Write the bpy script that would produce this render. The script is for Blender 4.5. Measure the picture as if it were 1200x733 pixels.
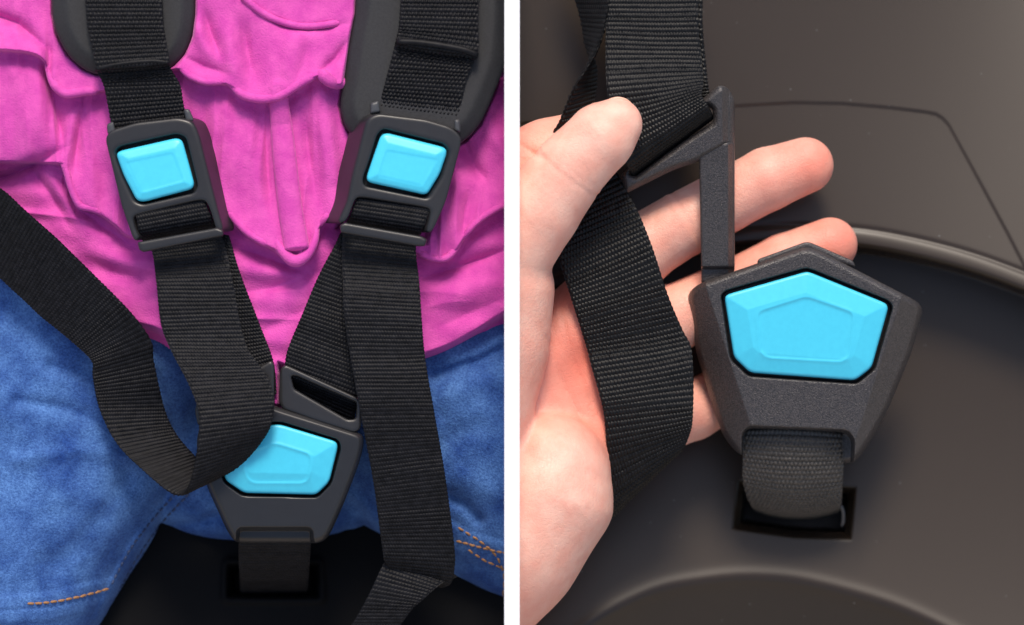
import bpy, math, random
import numpy as np
from mathutils import Vector, Matrix

random.seed(7); rng = np.random.default_rng(7)
for o in list(bpy.data.objects): bpy.data.objects.remove(o)
scene = bpy.context.scene
C = scene.collection

# ------------------------------------------------------------------ camera, sky, sun, exposure
S = 0.00025                      # metres per photograph pixel in the plane h = 0
D = 4000.0                       # camera distance from that plane, in the same unit
PITCH = math.radians(52)
ORG = np.array([0.0, 0.0, 0.75])
EX = np.array([1.0, 0, 0])
UP = np.array([0, math.sin(PITCH), math.cos(PITCH)])
HX = np.array([0, -math.cos(PITCH), math.sin(PITCH)])

cam = bpy.data.cameras.new('camera')
camo = bpy.data.objects.new('camera', cam); C.objects.link(camo)
camo.matrix_world = Matrix(((EX[0], UP[0], HX[0], 0), (EX[1], UP[1], HX[1], 0), (EX[2], UP[2], HX[2], 0), (0, 0, 0, 1)))
camo.location = Vector(ORG + HX * D * S)
cam.sensor_width = 36; cam.lens = 36 * D / 1200.0
cam.clip_start = 0.05; cam.clip_end = 500
cam.dof.use_dof = True; cam.dof.focus_distance = (D - 45) * S; cam.dof.aperture_fstop = 6.3
scene.camera = camo

SUN_EL, SUN_AZ = math.radians(79), math.radians(6)   # azimuth clockwise from +Y
world = bpy.data.worlds.new('World'); scene.world = world; world.use_nodes = True
wn = world.node_tree.nodes; wl = world.node_tree.links
bg = wn['Background']; sky = wn.new('ShaderNodeTexSky'); sky.sky_type = 'NISHITA'
sky.sun_disc = False; sky.sun_elevation = SUN_EL; sky.sun_rotation = SUN_AZ
sky.air_density = 1.0; sky.dust_density = 3.0; sky.ozone_density = 0.6
wl.new(sky.outputs[0], bg.inputs[0]); bg.inputs[1].default_value = 0.085
sl = bpy.data.lights.new('sun', 'SUN'); sl.energy = 1.5; sl.angle = math.radians(16); sl.color = (1.0, 0.90, 0.78)
so = bpy.data.objects.new('sun', sl); C.objects.link(so)
sd = Vector((math.sin(SUN_AZ) * math.cos(SUN_EL), math.cos(SUN_AZ) * math.cos(SUN_EL), math.sin(SUN_EL)))
so.rotation_euler = sd.to_track_quat('Z', 'Y').to_euler(); so.location = sd * 3
vs = scene.view_settings; vs.view_transform = 'Standard'; vs.look = 'None'; vs.gamma = 1; vs.use_curve_mapping = False
vs.exposure = 1.16
scene.render.resolution_x, scene.render.resolution_y = 1024, 625

# ------------------------------------------------------------------ helpers
def W(v):                                  # (px, py, h) -> world metres
    v = np.asarray(v, float)
    k = (D - v[..., 2]) / D
    X = (v[..., 0] - 600) * k; Y = (366.5 - v[..., 1]) * k
    return ORG + S * (X[..., None] * EX + Y[..., None] * UP + v[..., 2][..., None] * HX)

def mesh(name, verts, faces, mat, parent=None, closed=True, smooth=True, loc=None, attr=None):
    w = W(verts); f = np.asarray(faces, np.int32)
    a, b, c = w[f[:, 0]], w[f[:, 1]], w[f[:, 2]]
    cen = w.mean(0)
    if closed: s = np.einsum('ij,ij->i', a - cen, np.cross(b - cen, c - cen)).sum()
    else: s = (np.cross(b - a, c - a) @ HX).sum()
    if s < 0: f = f[:, ::-1]
    off = np.array(parent['_o']) if parent is not None else (cen if loc is None else W(np.array(loc, float)))
    me = bpy.data.meshes.new(name)
    n, k = f.shape
    me.vertices.add(len(w)); me.vertices.foreach_set('co', (w - off).astype(np.float32).ravel())
    me.loops.add(n * k); me.loops.foreach_set('vertex_index', f.ravel())
    me.polygons.add(n); me.polygons.foreach_set('loop_start', np.arange(0, n * k, k, dtype=np.int32))
    me.polygons.foreach_set('use_smooth', np.full(n, smooth))
    me.update(calc_edges=True)
    if attr is not None:
        at = me.attributes.new('tint', 'FLOAT', 'POINT'); at.data.foreach_set('value', attr.astype(np.float32))
    me.materials.append(mat)
    o = bpy.data.objects.new(name, me); C.objects.link(o)
    if parent is not None: o.parent = parent
    else: o.location = Vector(off)
    o['_o'] = [float(q) for q in off]
    return o

def thing(name, label, cat, loc, group=None):
    o = bpy.data.objects.new(name, None); C.objects.link(o)
    w = W(np.array(loc, float)); o.location = Vector(w); o['_o'] = [float(q) for q in w]
    o.empty_display_size = 0.01
    return tag(o, label, cat, group)
def tag(o, label, cat, group=None):
    o['label'] = label; o['category'] = cat
    if group: o['group'] = group
    return o

def catmull(P, n):
    P = np.asarray(P, float); m = len(P)
    Q = np.vstack([2 * P[0] - P[1], P, 2 * P[-1] - P[-2]])
    t = np.linspace(0, m - 1, n); i = np.minimum(t.astype(int), m - 2); u = (t - i)[:, None]
    p0, p1, p2, p3 = Q[i], Q[i + 1], Q[i + 2], Q[i + 3]
    return 0.5 * (2 * p1 + (p2 - p0) * u + (2 * p0 - 5 * p1 + 4 * p2 - p3) * u**2 + (3 * p1 - p0 - 3 * p2 + p3) * u**3)

def smooth01(t): t = np.clip(t, 0, 1); return t * t * (3 - 2 * t)
def smax(a, b, k):
    h = np.maximum(k - np.abs(a - b), 0) / k
    return np.maximum(a, b) + h * h * k * 0.25
def smin(a, b, k):
    h = np.maximum(k - np.abs(a - b), 0) / k
    return np.minimum(a, b) - h * h * k * 0.25
def pline(X, Y, pts):
    d = np.full(np.shape(X), 1e9)
    for (x0, y0), (x1, y1) in zip(pts[:-1], pts[1:]):
        vx, vy = x1 - x0, y1 - y0; L = vx * vx + vy * vy
        t = np.clip(((X - x0) * vx + (Y - y0) * vy) / L, 0, 1)
        d = np.minimum(d, np.hypot(X - x0 - t * vx, Y - y0 - t * vy))
    return d
def fold(X, Y, pts):                       # distance to a polyline and a taper towards both its ends
    d = np.full(np.shape(X), 1e9); s = np.zeros(np.shape(X)); seg = [math.dist(a, b) for a, b in zip(pts[:-1], pts[1:])]; tot = sum(seg); acc = 0
    for (x0, y0), (x1, y1), l in zip(pts[:-1], pts[1:], seg):
        vx, vy = x1 - x0, y1 - y0
        t = np.clip(((X - x0) * vx + (Y - y0) * vy) / (l * l), 0, 1); q = np.hypot(X - x0 - t * vx, Y - y0 - t * vy)
        s = np.where(q < d, (acc + t * l) / tot, s); d = np.minimum(d, q); acc += l
    return d, smooth01(s / .4) * smooth01((1 - s) / .4)
def polysdf(X, Y, poly):
    d = pline(X, Y, list(poly) + [poly[0]])
    ins = np.zeros(X.shape, bool); n = len(poly)
    for i in range(n):
        x0, y0 = poly[i]; x1, y1 = poly[(i + 1) % n]
        c = (y0 > Y) != (y1 > Y)
        with np.errstate(all='ignore'): xi = (x1 - x0) * (Y - y0) / (y1 - y0 + 1e-12) + x0
        ins ^= c & (X < xi)
    return np.where(ins, -d, d)
def rounded(poly, r, n=5):                 # polygon with its corners rounded
    out = []; m = len(poly)
    for i in range(m):
        p = np.array(poly[i], float); a = np.array(poly[i - 1], float); b = np.array(poly[(i + 1) % m], float)
        la, lb = np.linalg.norm(a - p), np.linalg.norm(b - p)
        q = r[i] if isinstance(r, (list, tuple)) else r
        s = p + (a - p) / la * min(q, la * .45); e = p + (b - p) / lb * min(q, lb * .45)
        for t in np.linspace(0, 1, n): out.append(tuple((1 - t)**2 * s + 2 * t * (1 - t) * p + t * t * e))
    return out
def vnoise(X, Y, s, seed):                 # smooth value noise
    r = np.random.default_rng(seed); g = r.random((128, 128))
    x = X / s; y = Y / s; i = np.floor(x).astype(int); j = np.floor(y).astype(int)
    u = x - i; v = y - j; u = u * u * (3 - 2 * u); v = v * v * (3 - 2 * v)
    G = lambda a, b: g[a % 128, b % 128]
    return (G(i, j) * (1 - u) + G(i + 1, j) * u) * (1 - v) + (G(i, j + 1) * (1 - u) + G(i + 1, j + 1) * u) * v - 0.5
def fbm(X, Y, s, seed, n=3):
    return sum(vnoise(X, Y, s / 2**k, seed + k) / 2**k for k in range(n))

def surfnets(F, org, res):
    sg = F < 0
    nx, ny, nz = F.shape
    cnt = np.zeros((nx - 1, ny - 1, nz - 1), np.int8)
    cor = [(a, b, c) for a in (0, 1) for b in (0, 1) for c in (0, 1)]
    for a, b, c in cor: cnt += sg[a:nx - 1 + a, b:ny - 1 + b, c:nz - 1 + c]
    act = np.argwhere((cnt > 0) & (cnt < 8))
    idx = np.full(cnt.shape, -1, np.int64); idx[act[:, 0], act[:, 1], act[:, 2]] = np.arange(len(act))
    val = np.stack([F[act[:, 0] + a, act[:, 1] + b, act[:, 2] + c] for a, b, c in cor], 1)
    acc = np.zeros((len(act), 3)); num = np.zeros(len(act))
    for p in range(8):
        for q in range(p + 1, 8):
            if sum(abs(np.array(cor[p]) - np.array(cor[q]))) != 1: continue
            v0, v1 = val[:, p], val[:, q]; m = (v0 < 0) != (v1 < 0)
            t = np.where(m, v0 / np.where(m, v0 - v1, 1), 0)
            acc += np.where(m[:, None], np.array(cor[p]) + t[:, None] * (np.array(cor[q]) - np.array(cor[p])), 0); num += m
    V = (act + acc / num[:, None]) * res + np.array(org)
    Q = []
    for ax in range(3):
        sl0 = [slice(1, None)] * 3; sl1 = [slice(1, None)] * 3
        sl0[ax] = slice(0, -1); sl1[ax] = slice(1, None)
        s0, s1 = sg[tuple(sl0)], sg[tuple(sl1)]
        e = np.argwhere(s0 != s1)
        inside = s0[e[:, 0], e[:, 1], e[:, 2]]
        e = e + 1; e[:, ax] -= 1
        b, c = [k for k in range(3) if k != ax]
        ok = (e[:, b] < cnt.shape[b]) & (e[:, c] < cnt.shape[c]) & (e[:, ax] < cnt.shape[ax]); e = e[ok]; inside = inside[ok]
        def cell(db, dc):
            k = e.copy(); k[:, b] -= db; k[:, c] -= dc
            return idx[k[:, 0], k[:, 1], k[:, 2]]
        q = np.stack([cell(0, 0), cell(1, 0), cell(1, 1), cell(0, 1)], 1)
        fl = inside if ax != 1 else ~inside
        q[fl] = q[fl][:, ::-1]
        Q.append(q)
    Q = np.vstack(Q); Q = Q[(Q >= 0).all(1)]
    return V, Q
def relax(V, Q, it, lam=0.5):
    for _ in range(it):
        A = np.zeros_like(V); n = np.zeros(len(V))
        for k in range(4):
            a, b = Q[:, k], Q[:, (k + 1) % 4]
            for d in range(3):
                A[:, d] += np.bincount(a, V[b, d], len(V)) + np.bincount(b, V[a, d], len(V))
            n += np.bincount(a, minlength=len(V)) + np.bincount(b, minlength=len(V))
        V = V + lam * (A / n[:, None] - V)
    return V

def slab(name, outline, T, mat, parent, holes=(), k=4, res=1.2, top=None, base=(0, 0, 0, 0, 0), skew=(0, 0), grow=0, it=1, closed=True):
    """a moulded plate: outline and holes in pixels, thickness T, rounded rims; base = (h, dh/dx, dh/dy, x0, y0)"""
    xs = [p[0] for p in outline]; ys = [p[1] for p in outline]; m = 4 * res
    gx = np.arange(min(xs) - m, max(xs) + m, res); gy = np.arange(min(ys) - m, max(ys) + m, res)
    X, Y = np.meshgrid(gx, gy, indexing='ij')
    d2 = polysdf(X, Y, outline) - grow
    for h in holes: d2 = smax(d2, -polysdf(X, Y, h), k * .6)
    tp = np.full(X.shape, float(T)) if top is None else top(X, Y, d2)
    gz = np.arange(-m, tp.max() + m, res)
    F = smax(d2[:, :, None] + 0 * gz, gz[None, None, :] - tp[:, :, None], k)
    F = smax(F, -gz[None, None, :] + 0 * F, min(k, 3))
    V, Q = surfnets(F, (gx[0], gy[0], gz[0]), res)
    V = relax(V, Q, it)
    z = V[:, 2].copy()
    V[:, 0] += skew[0] * (1 - z / T); V[:, 1] += skew[1] * (1 - z / T)
    V[:, 2] = z + base[0] + base[1] * (V[:, 0] - base[3]) + base[2] * (V[:, 1] - base[4])
    return mesh(name, V, Q, mat, parent)

def grid_faces(n, m):
    i = np.arange(n * m).reshape(n, m)
    return np.stack([i[:-1, :-1], i[1:, :-1], i[1:, 1:], i[:-1, 1:]], -1).reshape(-1, 4)

def strap(name, pairs, mat, parent, weave='rib', p=4.7, amp=0.8, t=3.2, step=0.8, nu=None, q=3.4, bow=0, und=2.5, th2=0.45):
    """a woven band between two edge lines; pairs = (xl, yl, hl, xr, yr, hr)"""
    A = catmull(np.array(pairs, float), 1200)
    c = (A[:, :3] + A[:, 3:]) / 2
    s = np.r_[0, np.cumsum(np.linalg.norm(np.diff(c, axis=0), axis=1))]
    L = s[-1]; nv = max(8, int(L / step)); v = np.linspace(0, L, nv)
    A = np.stack([np.interp(v, s, A[:, k]) for k in range(6)], 1)
    wid = np.median(np.linalg.norm(A[:, 3:] - A[:, :3], axis=1))
    if nu is None: nu = int(wid / 0.95)
    u = np.linspace(0, 1, nu)
    Pm = A[:, None, :3] + u[None, :, None] * (A[:, None, 3:] - A[:, None, :3])
    du = np.gradient(Pm, axis=1); dv = np.gradient(Pm, axis=0)
    N = np.cross(du, dv); N /= np.linalg.norm(N, axis=2, keepdims=True) + 1e-9
    if N[..., 2].mean() < 0: N = -N
    U = (u * wid)[None, :]; Vv = v[:, None]
    Pm = Pm + N * (und * 2 * (fbm(Vv + 0 * U, U * .25 + 0 * Vv, 48, int(abs(pairs[0][0])) % 90, 2)) * np.clip(Vv / 25, 0, 1) * np.clip((L - Vv) / 25, 0, 1))[..., None]
    if bow: Pm = Pm + N * (bow * (1 - (2 * u - 1)**2))[None, :, None]
    wob = 1.1 * vnoise(Vv + 0 * U, U * 0.5 + 0 * Vv, 34, 3); rnd = rng.random(4000)
    if weave == 'rib':
        ph = np.pi * (Vv + wob * 2.0) / p
        row = np.floor((Vv + wob * 2.0) / p)
        disp = amp * (np.abs(np.sin(ph))**0.7 - 0.6) + th2 * amp * np.cos(2 * np.pi * U / q + np.pi * row)
        lat = 0.7 * np.abs(np.sin(ph[:, 0]))
    else:
        row = np.floor(Vv / p); fr = Vv / p - row
        disp = amp * (np.abs(np.sin(np.pi * (U / q + 0.5 * (row % 2) + 0.25 * (fr - .5))))**0.8 * np.abs(np.sin(np.pi * fr))**0.6 * 1.6 - 0.9)
        lat = 0.8 * np.abs(np.sin(np.pi * Vv[:, 0] / p))
    disp = disp * (0.7 + 0.5 * rnd[np.abs(row).astype(int) % 4000]) + 0.5 * vnoise(Vv + 0 * U, U + 0 * Vv, 6, 9)
    e = np.minimum(u, 1 - u) * wid
    th = (t / 2) * np.sqrt(np.clip(e / 2.5, 0.12, 1))
    edge = np.clip(1 - e / 4, 0, 1)
    dl = (A[:, 3:] - A[:, :3]); dl /= np.linalg.norm(dl, axis=1, keepdims=True)
    side = np.where(u < .5, -1, 1)
    Pm = Pm + dl[:, None, :] * (side * edge)[None, :, None] * lat[:, None, None]
    disp = disp * np.clip(e / 1.5, 0.3, 1)[None, :]
    top = Pm + N * (th[None, :] + disp)[..., None]
    bot = Pm - N * (th[None, :] + disp)[..., None]
    n = nv * nu
    F = [grid_faces(nv, nu), grid_faces(nv, nu)[:, ::-1] + n]
    i = np.arange(nv - 1)
    a = i * nu; F.append(np.stack([a, a + n, a + nu + n, a + nu], 1)[:, ::-1])
    a = i * nu + nu - 1; F.append(np.stack([a, a + n, a + nu + n, a + nu], 1))
    j = np.arange(nu - 1)
    F.append(np.stack([j, j + n, j + 1 + n, j + 1], 1)); b = (nv - 1) * nu + j
    F.append(np.stack([b, b + n, b + 1 + n, b + 1], 1)[:, ::-1])
    return mesh(name, np.vstack([top.reshape(-1, 3), bot.reshape(-1, 3)]), np.vstack(F), mat, parent)

def tube(name, pts, r, mat, parent, n=8, step=3.0, flat=1.0):
    P = np.asarray(pts, float); r = np.asarray(r if np.ndim(r) else [r] * len(P), float)
    A = catmull(np.c_[P, r], 40 * len(P))
    s = np.r_[0, np.cumsum(np.linalg.norm(np.diff(A[:, :3], axis=0), axis=1))]
    m = max(4, int(s[-1] / step)); v = np.linspace(0, s[-1], m)
    A = np.stack([np.interp(v, s, A[:, k]) for k in range(4)], 1)
    T = np.gradient(A[:, :3], axis=0); T /= np.linalg.norm(T, axis=1, keepdims=True)
    ref = np.array([0, 0, 1.0]); B = np.cross(T, ref); B /= np.linalg.norm(B, axis=1, keepdims=True) + 1e-9; Nn = np.cross(B, T)
    a = np.linspace(0, 2 * np.pi, n, endpoint=False)
    rr = A[:, 3].copy(); rr[0] *= .5; rr[-1] *= .5
    V = A[:, None, :3] + rr[:, None, None] * (np.cos(a)[None, :, None] * B[:, None, :] + flat * np.sin(a)[None, :, None] * Nn[:, None, :])
    V = np.vstack([V.reshape(-1, 3), A[:1, :3], A[-1:, :3]])
    i = np.arange(m - 1)[:, None] * n + np.arange(n); i2 = np.arange(m - 1)[:, None] * n + (np.arange(n) + 1) % n
    F = np.stack([i, i2, i2 + n, i + n], -1).reshape(-1, 4)
    k = np.arange(n); k2 = (k + 1) % n
    F = np.vstack([F, np.stack([k2, k, 0 * k + m * n, 0 * k + m * n], 1)[:, [0, 1, 2, 3]], np.stack([k + (m - 1) * n, k2 + (m - 1) * n, 0 * k + m * n + 1, 0 * k + m * n + 1], 1)])
    tri = F[-2 * n:, :3]; quad = F[:-2 * n]
    return mesh_mixed(name, V, quad, tri, mat, parent)
def mesh_mixed(name, V, quad, tri, mat, parent):
    q2 = np.vstack([quad[:, [0, 1, 2]], quad[:, [0, 2, 3]], tri])
    return mesh(name, V, q2, mat, parent)

def field(name, x0, x1, y0, y1, res, fun, mat, parent=None, loc=None, keep=None, skirt=None, attr=None):
    gx = np.arange(x0, x1 + res * .5, res); gy = np.arange(y0, y1 + res * .5, res)
    X, Y = np.meshgrid(gx, gy, indexing='ij'); Z = fun(X, Y)
    V = np.stack([X, Y, Z], -1).reshape(-1, 3); F = grid_faces(len(gx), len(gy))
    if keep is not None:
        K = keep(X, Y, Z).reshape(-1); F = F[K[F].all(1)]
    if skirt is not None:                  # closed rim down to a floor level, so the piece has depth
        n, m = X.shape; i = np.arange(n * m).reshape(n, m)
        loop = np.r_[i[:, 0], i[-1, 1:], i[-2::-1, -1], i[0, -2:0:-1]]
        B = V[loop].copy(); B[:, 2] = skirt; k = len(V); V = np.vstack([V, B])
        a = np.arange(len(loop)); b = (a + 1) % len(loop)
        F = np.vstack([F, np.stack([loop[a], k + a, k + b, loop[b]], 1)[:, ::-1]])
    used = np.unique(F); mp = np.full(len(V), -1); mp[used] = np.arange(len(used))
    at = None
    if attr is not None: at = attr(V[used, 0], V[used, 1])
    return mesh(name, V[used], mp[F], mat, parent, closed=False, loc=loc, attr=at)

# ------------------------------------------------------------------ materials
def material(name, col, rough=0.5, col2=None, nscale=300, ndet=4, bump=0, bscale=2000, bdist=0.0001, spec=0.5, sheen=0, sheen_col=None,
             sss=0, sss_scale=0.002, tint=None, rvar=0, speck=0, bump2=0, b2scale=300, contrast=(0.35, 0.65), coat=0, wave=None, grain=None, cells=0):
    m = bpy.data.materials.new(name); m.use_nodes = True
    nt = m.node_tree; N = nt.nodes; L = nt.links; b = N['Principled BSDF']
    tc = N.new('ShaderNodeTexCoord'); geo = N.new('ShaderNodeNewGeometry')
    co = geo.outputs['Position']
    b.inputs['Roughness'].default_value = rough; b.inputs['Specular IOR Level'].default_value = spec
    b.inputs['Sheen Weight'].default_value = sheen; b.inputs['Sheen Roughness'].default_value = 0.4
    if sheen_col: b.inputs['Sheen Tint'].default_value = (*sheen_col, 1)
    b.inputs['Coat Weight'].default_value = coat
    if sss:
        b.inputs['Subsurface Weight'].default_value = sss; b.inputs['Subsurface Scale'].default_value = sss_scale
        b.inputs['Subsurface Radius'].default_value = (1.0, 0.35, 0.2)
    def noise(s, det=4, rg=0.55):
        n = N.new('ShaderNodeTexNoise'); n.inputs['Scale'].default_value = s; n.inputs['Detail'].default_value = det
        n.inputs['Roughness'].default_value = rg; L.new(co, n.inputs['Vector']); return n.outputs['Fac']
    def remap(v, a, c, lo=0, hi=1):
        r = N.new('ShaderNodeMapRange'); r.inputs['From Min'].default_value = a; r.inputs['From Max'].default_value = c
        r.inputs['To Min'].default_value = lo; r.inputs['To Max'].default_value = hi; L.new(v, r.inputs['Value']); return r.outputs['Result']
    def mix(f, a, c):
        x = N.new('ShaderNodeMix'); x.data_type = 'RGBA'
        if hasattr(f, 'links'): L.new(f, x.inputs['Factor'])
        else: x.inputs['Factor'].default_value = f
        for sck, v in ((x.inputs['A'], a), (x.inputs['B'], c)):
            if isinstance(v, tuple): sck.default_value = (*v, 1)
            else: L.new(v, sck)
        return x.outputs['Result']
    cur = tuple(col)
    if col2 is not None: cur = mix(remap(noise(nscale, ndet), *contrast), tuple(col), tuple(col2))
    if grain is not None:                  # fine uneven dye, thread by thread
        dk = N.new('ShaderNodeMix'); dk.data_type = 'RGBA'; dk.blend_type = 'MULTIPLY'
        L.new(remap(noise(grain[0], 3, .7), .38, .62, 0, grain[1]), dk.inputs['Factor']); L.new(cur, dk.inputs['A']); dk.inputs['B'].default_value = (.35, .42, .55, 1); cur = dk.outputs['Result']
    if tint is not None:
        a = N.new('ShaderNodeAttribute'); a.attribute_name = 'tint'; cur = mix(a.outputs['Fac'], cur, tuple(tint))
    if speck:
        vo = N.new('ShaderNodeTexVoronoi'); vo.inputs['Scale'].default_value = 190; L.new(co, vo.inputs['Vector'])
        f = remap(vo.outputs['Distance'], 0.05, 0.03, 0, 1)
        n2 = remap(noise(60, 2), 0.42, 0.5)
        mu = N.new('ShaderNodeMath'); mu.operation = 'MULTIPLY'; L.new(f, mu.inputs[0]); L.new(n2, mu.inputs[1])
        cur = mix(mu.outputs[0], cur, (speck, speck, speck * .95))
    if isinstance(cur, tuple): b.inputs['Base Color'].default_value = (*cur, 1)
    else: L.new(cur, b.inputs['Base Color'])
    if rvar: L.new(remap(noise(90, 5), 0.3, 0.7, rough - rvar, rough + rvar), b.inputs['Roughness'])
    prev = None
    def addbump(h, st, dist):
        nonlocal prev
        bm = N.new('ShaderNodeBump'); bm.inputs['Strength'].default_value = st; bm.inputs['Distance'].default_value = dist
        L.new(h, bm.inputs['Height'])
        if prev is not None: L.new(prev, bm.inputs['Normal'])
        prev = bm.outputs['Normal']
    if bump2: addbump(noise(b2scale, 3), bump2, 0.0005)
    if bump: addbump(noise(bscale, 2, 0.6), bump, bdist)
    if cells:
        vc = N.new('ShaderNodeTexVoronoi'); vc.feature = 'DISTANCE_TO_EDGE'; vc.inputs['Scale'].default_value = cells; L.new(co, vc.inputs['Vector'])
        addbump(remap(vc.outputs['Distance'], 0, .12), .35, 0.00012)
    if wave:
        rot, sc, st = wave
        mp = N.new('ShaderNodeMapping'); mp.inputs['Rotation'].default_value = rot; L.new(tc.outputs['Object'], mp.inputs['Vector'])
        wv = N.new('ShaderNodeTexWave'); wv.inputs['Scale'].default_value = sc; wv.inputs['Distortion'].default_value = 1.5
        wv.inputs['Detail'].default_value = 2; L.new(mp.outputs[0], wv.inputs['Vector']); addbump(wv.outputs['Fac'], st, 0.0001)
    if prev is not None: L.new(prev, b.inputs['Normal'])
    return m

M_web = material('black_webbing', (0.0035, 0.0035, 0.0045), 0.5, (0.009, 0.009, 0.011), 500, bump=0.35, bscale=6000, bdist=0.00006, spec=0.16)
M_webR = material('black_polyester_webbing', (0.003, 0.003, 0.0033), 0.40, (0.008, 0.0078, 0.0078), 500, bump=0.35, bscale=6000, bdist=0.00006, spec=0.2)
M_coarse = material('coarse_grey_webbing', (0.03, 0.027, 0.024), 0.36, (0.07, 0.062, 0.053), 1500, bump=0.4, bscale=5000, bdist=0.00006, spec=0.35)
M_plas = material('black_moulded_plastic', (0.019, 0.019, 0.0205), 0.36, (0.018, 0.0175, 0.0185), 400, bump=0.25, bscale=5000, bdist=0.00005, spec=0.45, rvar=0.04)
M_grain = material('grained_black_plastic', (0.020, 0.018, 0.018), 0.31, (0.066, 0.058, 0.056), 2400, bump=1.0, bscale=2300, bdist=0.00024, spec=0.5, rvar=0.04)
M_cyan = material('cyan_plastic', (0.06, 0.55, 0.75), 0.4, (0.065, 0.575, 0.775), 600, bump=0.12, bscale=4500, bdist=0.00005)
M_foam = material('dark_foam', (0.013, 0.013, 0.0145), 0.7, (0.02, 0.02, 0.022), 1500, bump=0.4, bscale=4000, bdist=0.00008)
M_gap = material('dark_gap', (0.004, 0.004, 0.005), 0.6)
M_bar = material('grey_plastic_bar', (0.05, 0.052, 0.056), 0.4)
M_pink = material('pink_knit', (0.66, 0.090, 0.40), 0.85, (0.55, 0.060, 0.345), 220, bump=1.0, bscale=1900, bdist=0.00022, sheen=0.3, sheen_col=(1, .6, .9), bump2=0.12, b2scale=160, spec=0.2)
M_denim = material('blue_denim', (0.018, 0.066, 0.26), 0.8, (0.11, 0.25, 0.55), 90, 15, bump=1.0, bscale=2000, bdist=0.0003, spec=0.2, contrast=(0.30, 0.72), bump2=0.2, b2scale=200, grain=(1500, 0.8), sheen=0.1)
M_thread = material('orange_thread', (0.33, 0.16, 0.06), 0.7, bump=0.3)
M_navy = material('navy_thread', (0.03, 0.05, 0.12), 0.7)
M_seatL = material('shaded_seat_plastic', (0.004, 0.004, 0.0045), 0.6, spec=0.08, bump=0.1)  # same plastic as the other seat, footwell shade put into its near-black colour
M_seatR = material('satin_brown_black_plastic', (0.027, 0.0178, 0.0108), 0.35, bump=0.12, bscale=4500, bdist=0.00004, spec=0.42, speck=0.14)
M_skin = material('skin', (0.82, 0.475, 0.37), 0.46, (0.78, 0.38, 0.29), 160, 8, bump=0.4, bscale=1500, bdist=0.0002, spec=0.35, sss=0.12, sss_scale=0.002, tint=(0.74, 0.19, 0.125), bump2=0.35, b2scale=380, cells=900, rvar=0.06)
M_nail = material('nail', (0.76, 0.42, 0.30), 0.4)
M_white = material('gutter_white', (0.86, 0.86, 0.86), 0.6, bump=0.05)
M_ground = material('pale_paving', (0.42, 0.36, 0.30), 0.85, (0.34, 0.29, 0.24), 3, bump=0.3, bscale=60, bdist=0.004)

# ------------------------------------------------------------------ the setting
g = bpy.data.meshes.new('ground'); R_ = 120
g.from_pydata([(-R_, -R_, 0), (R_, -R_, 0), (R_, R_, 0), (-R_, R_, 0)], [], [(0, 1, 2, 3)]); g.materials.append(M_ground)
go = bpy.data.objects.new('ground', g); C.objects.link(go); go['kind'] = 'structure'

# added white board in place of the blank gutter between the two set-ups
slab_h = 142
def box(name, a, b, mat, parent=None):
    x0, y0, z0 = a; x1, y1, z1 = b
    V = np.array([(x, y, z) for x in (x0, x1) for y in (y0, y1) for z in (z0, z1)], float)
    F = [(0, 1, 3, 2), (4, 6, 7, 5), (0, 4, 5, 1), (2, 3, 7, 6), (0, 2, 6, 4), (1, 5, 7, 3)]
    return mesh(name, V, F, mat, parent, smooth=False)
o = box('added_divider', (591.2, -110, -330), (608.8, 860, slab_h), M_white)
tag(o, 'added white board filling the blank gutter between the child and the empty seat', 'divider')

# ------------------------------------------------------------------ LEFT: seat
def left_seat(X, Y):
    z = -112 + 0.10 * (Y - 600)
    d = polysdf(X, Y, [(268, 662), (372, 662), (374, 700), (266, 700)])
    z = z - 40 * smooth01(-d / 8) + 6 * np.exp(-((d - 4) / 4.0)**2)
    return z + 0.0009 * np.abs(X - 320)**1.6
t = thing('child_seat', 'plastic child seat coloured dark for shade under the child in blue jeans', 'seat', (320, 690, -112))
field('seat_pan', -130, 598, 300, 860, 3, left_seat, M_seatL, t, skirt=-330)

# ------------------------------------------------------------------ LEFT: child (shirt and jeans)
H1 = [(-140, 60), (30, 62), (57, 92), (66, 105), (78, 113), (100, 110), (120, 108), (160, 96), (205, 82), (222, 92), (240, 99), (258, 99), (270, 102), (284, 114), (303, 119), (318, 118), (331, 114), (352, 101), (374, 90), (386, 98), (400, 100), (410, 90), (430, 84), (480, 100), (620, 90)]
H2 = [(-140, 190), (60, 192), (75, 204), (91, 241), (104, 247), (114, 250), (135, 265), (154, 279), (205, 285), (240, 262), (264, 250), (276, 262), (290, 276), (306, 286), (322, 294), (335, 302), (346, 307), (358, 298), (370, 278), (378, 262), (390, 257), (440, 280), (488, 298), (505, 305), (522, 306), (533, 296), (549, 273), (565, 258), (591, 243), (640, 225)]
YB = [(-140, 230), (18, 270), (60, 305), (150, 372), (190, 388), (250, 432), (325, 475), (400, 462), (450, 432), (530, 402), (591, 366), (650, 335)]
def curve1(pts, sm=0):
    P = np.array(pts, float); A = catmull(P, 900); o = np.argsort(A[:, 0]); A = A[o]
    if sm:
        xs = np.arange(P[0, 0], P[-1, 0], 1.0); k = np.exp(-(np.arange(-3 * sm, 3 * sm + 1) / sm)**2); k /= k.sum()
        ys = np.convolve(np.pad(np.interp(xs, A[:, 0], A[:, 1]), 3 * sm, 'reflect', reflect_type='odd'), k, 'valid'); A = np.c_[xs, ys]
    return lambda x: np.interp(x, A[:, 0], A[:, 1])
h1, h2, yb = curve1(H1), curve1(H2), curve1(YB)
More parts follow.
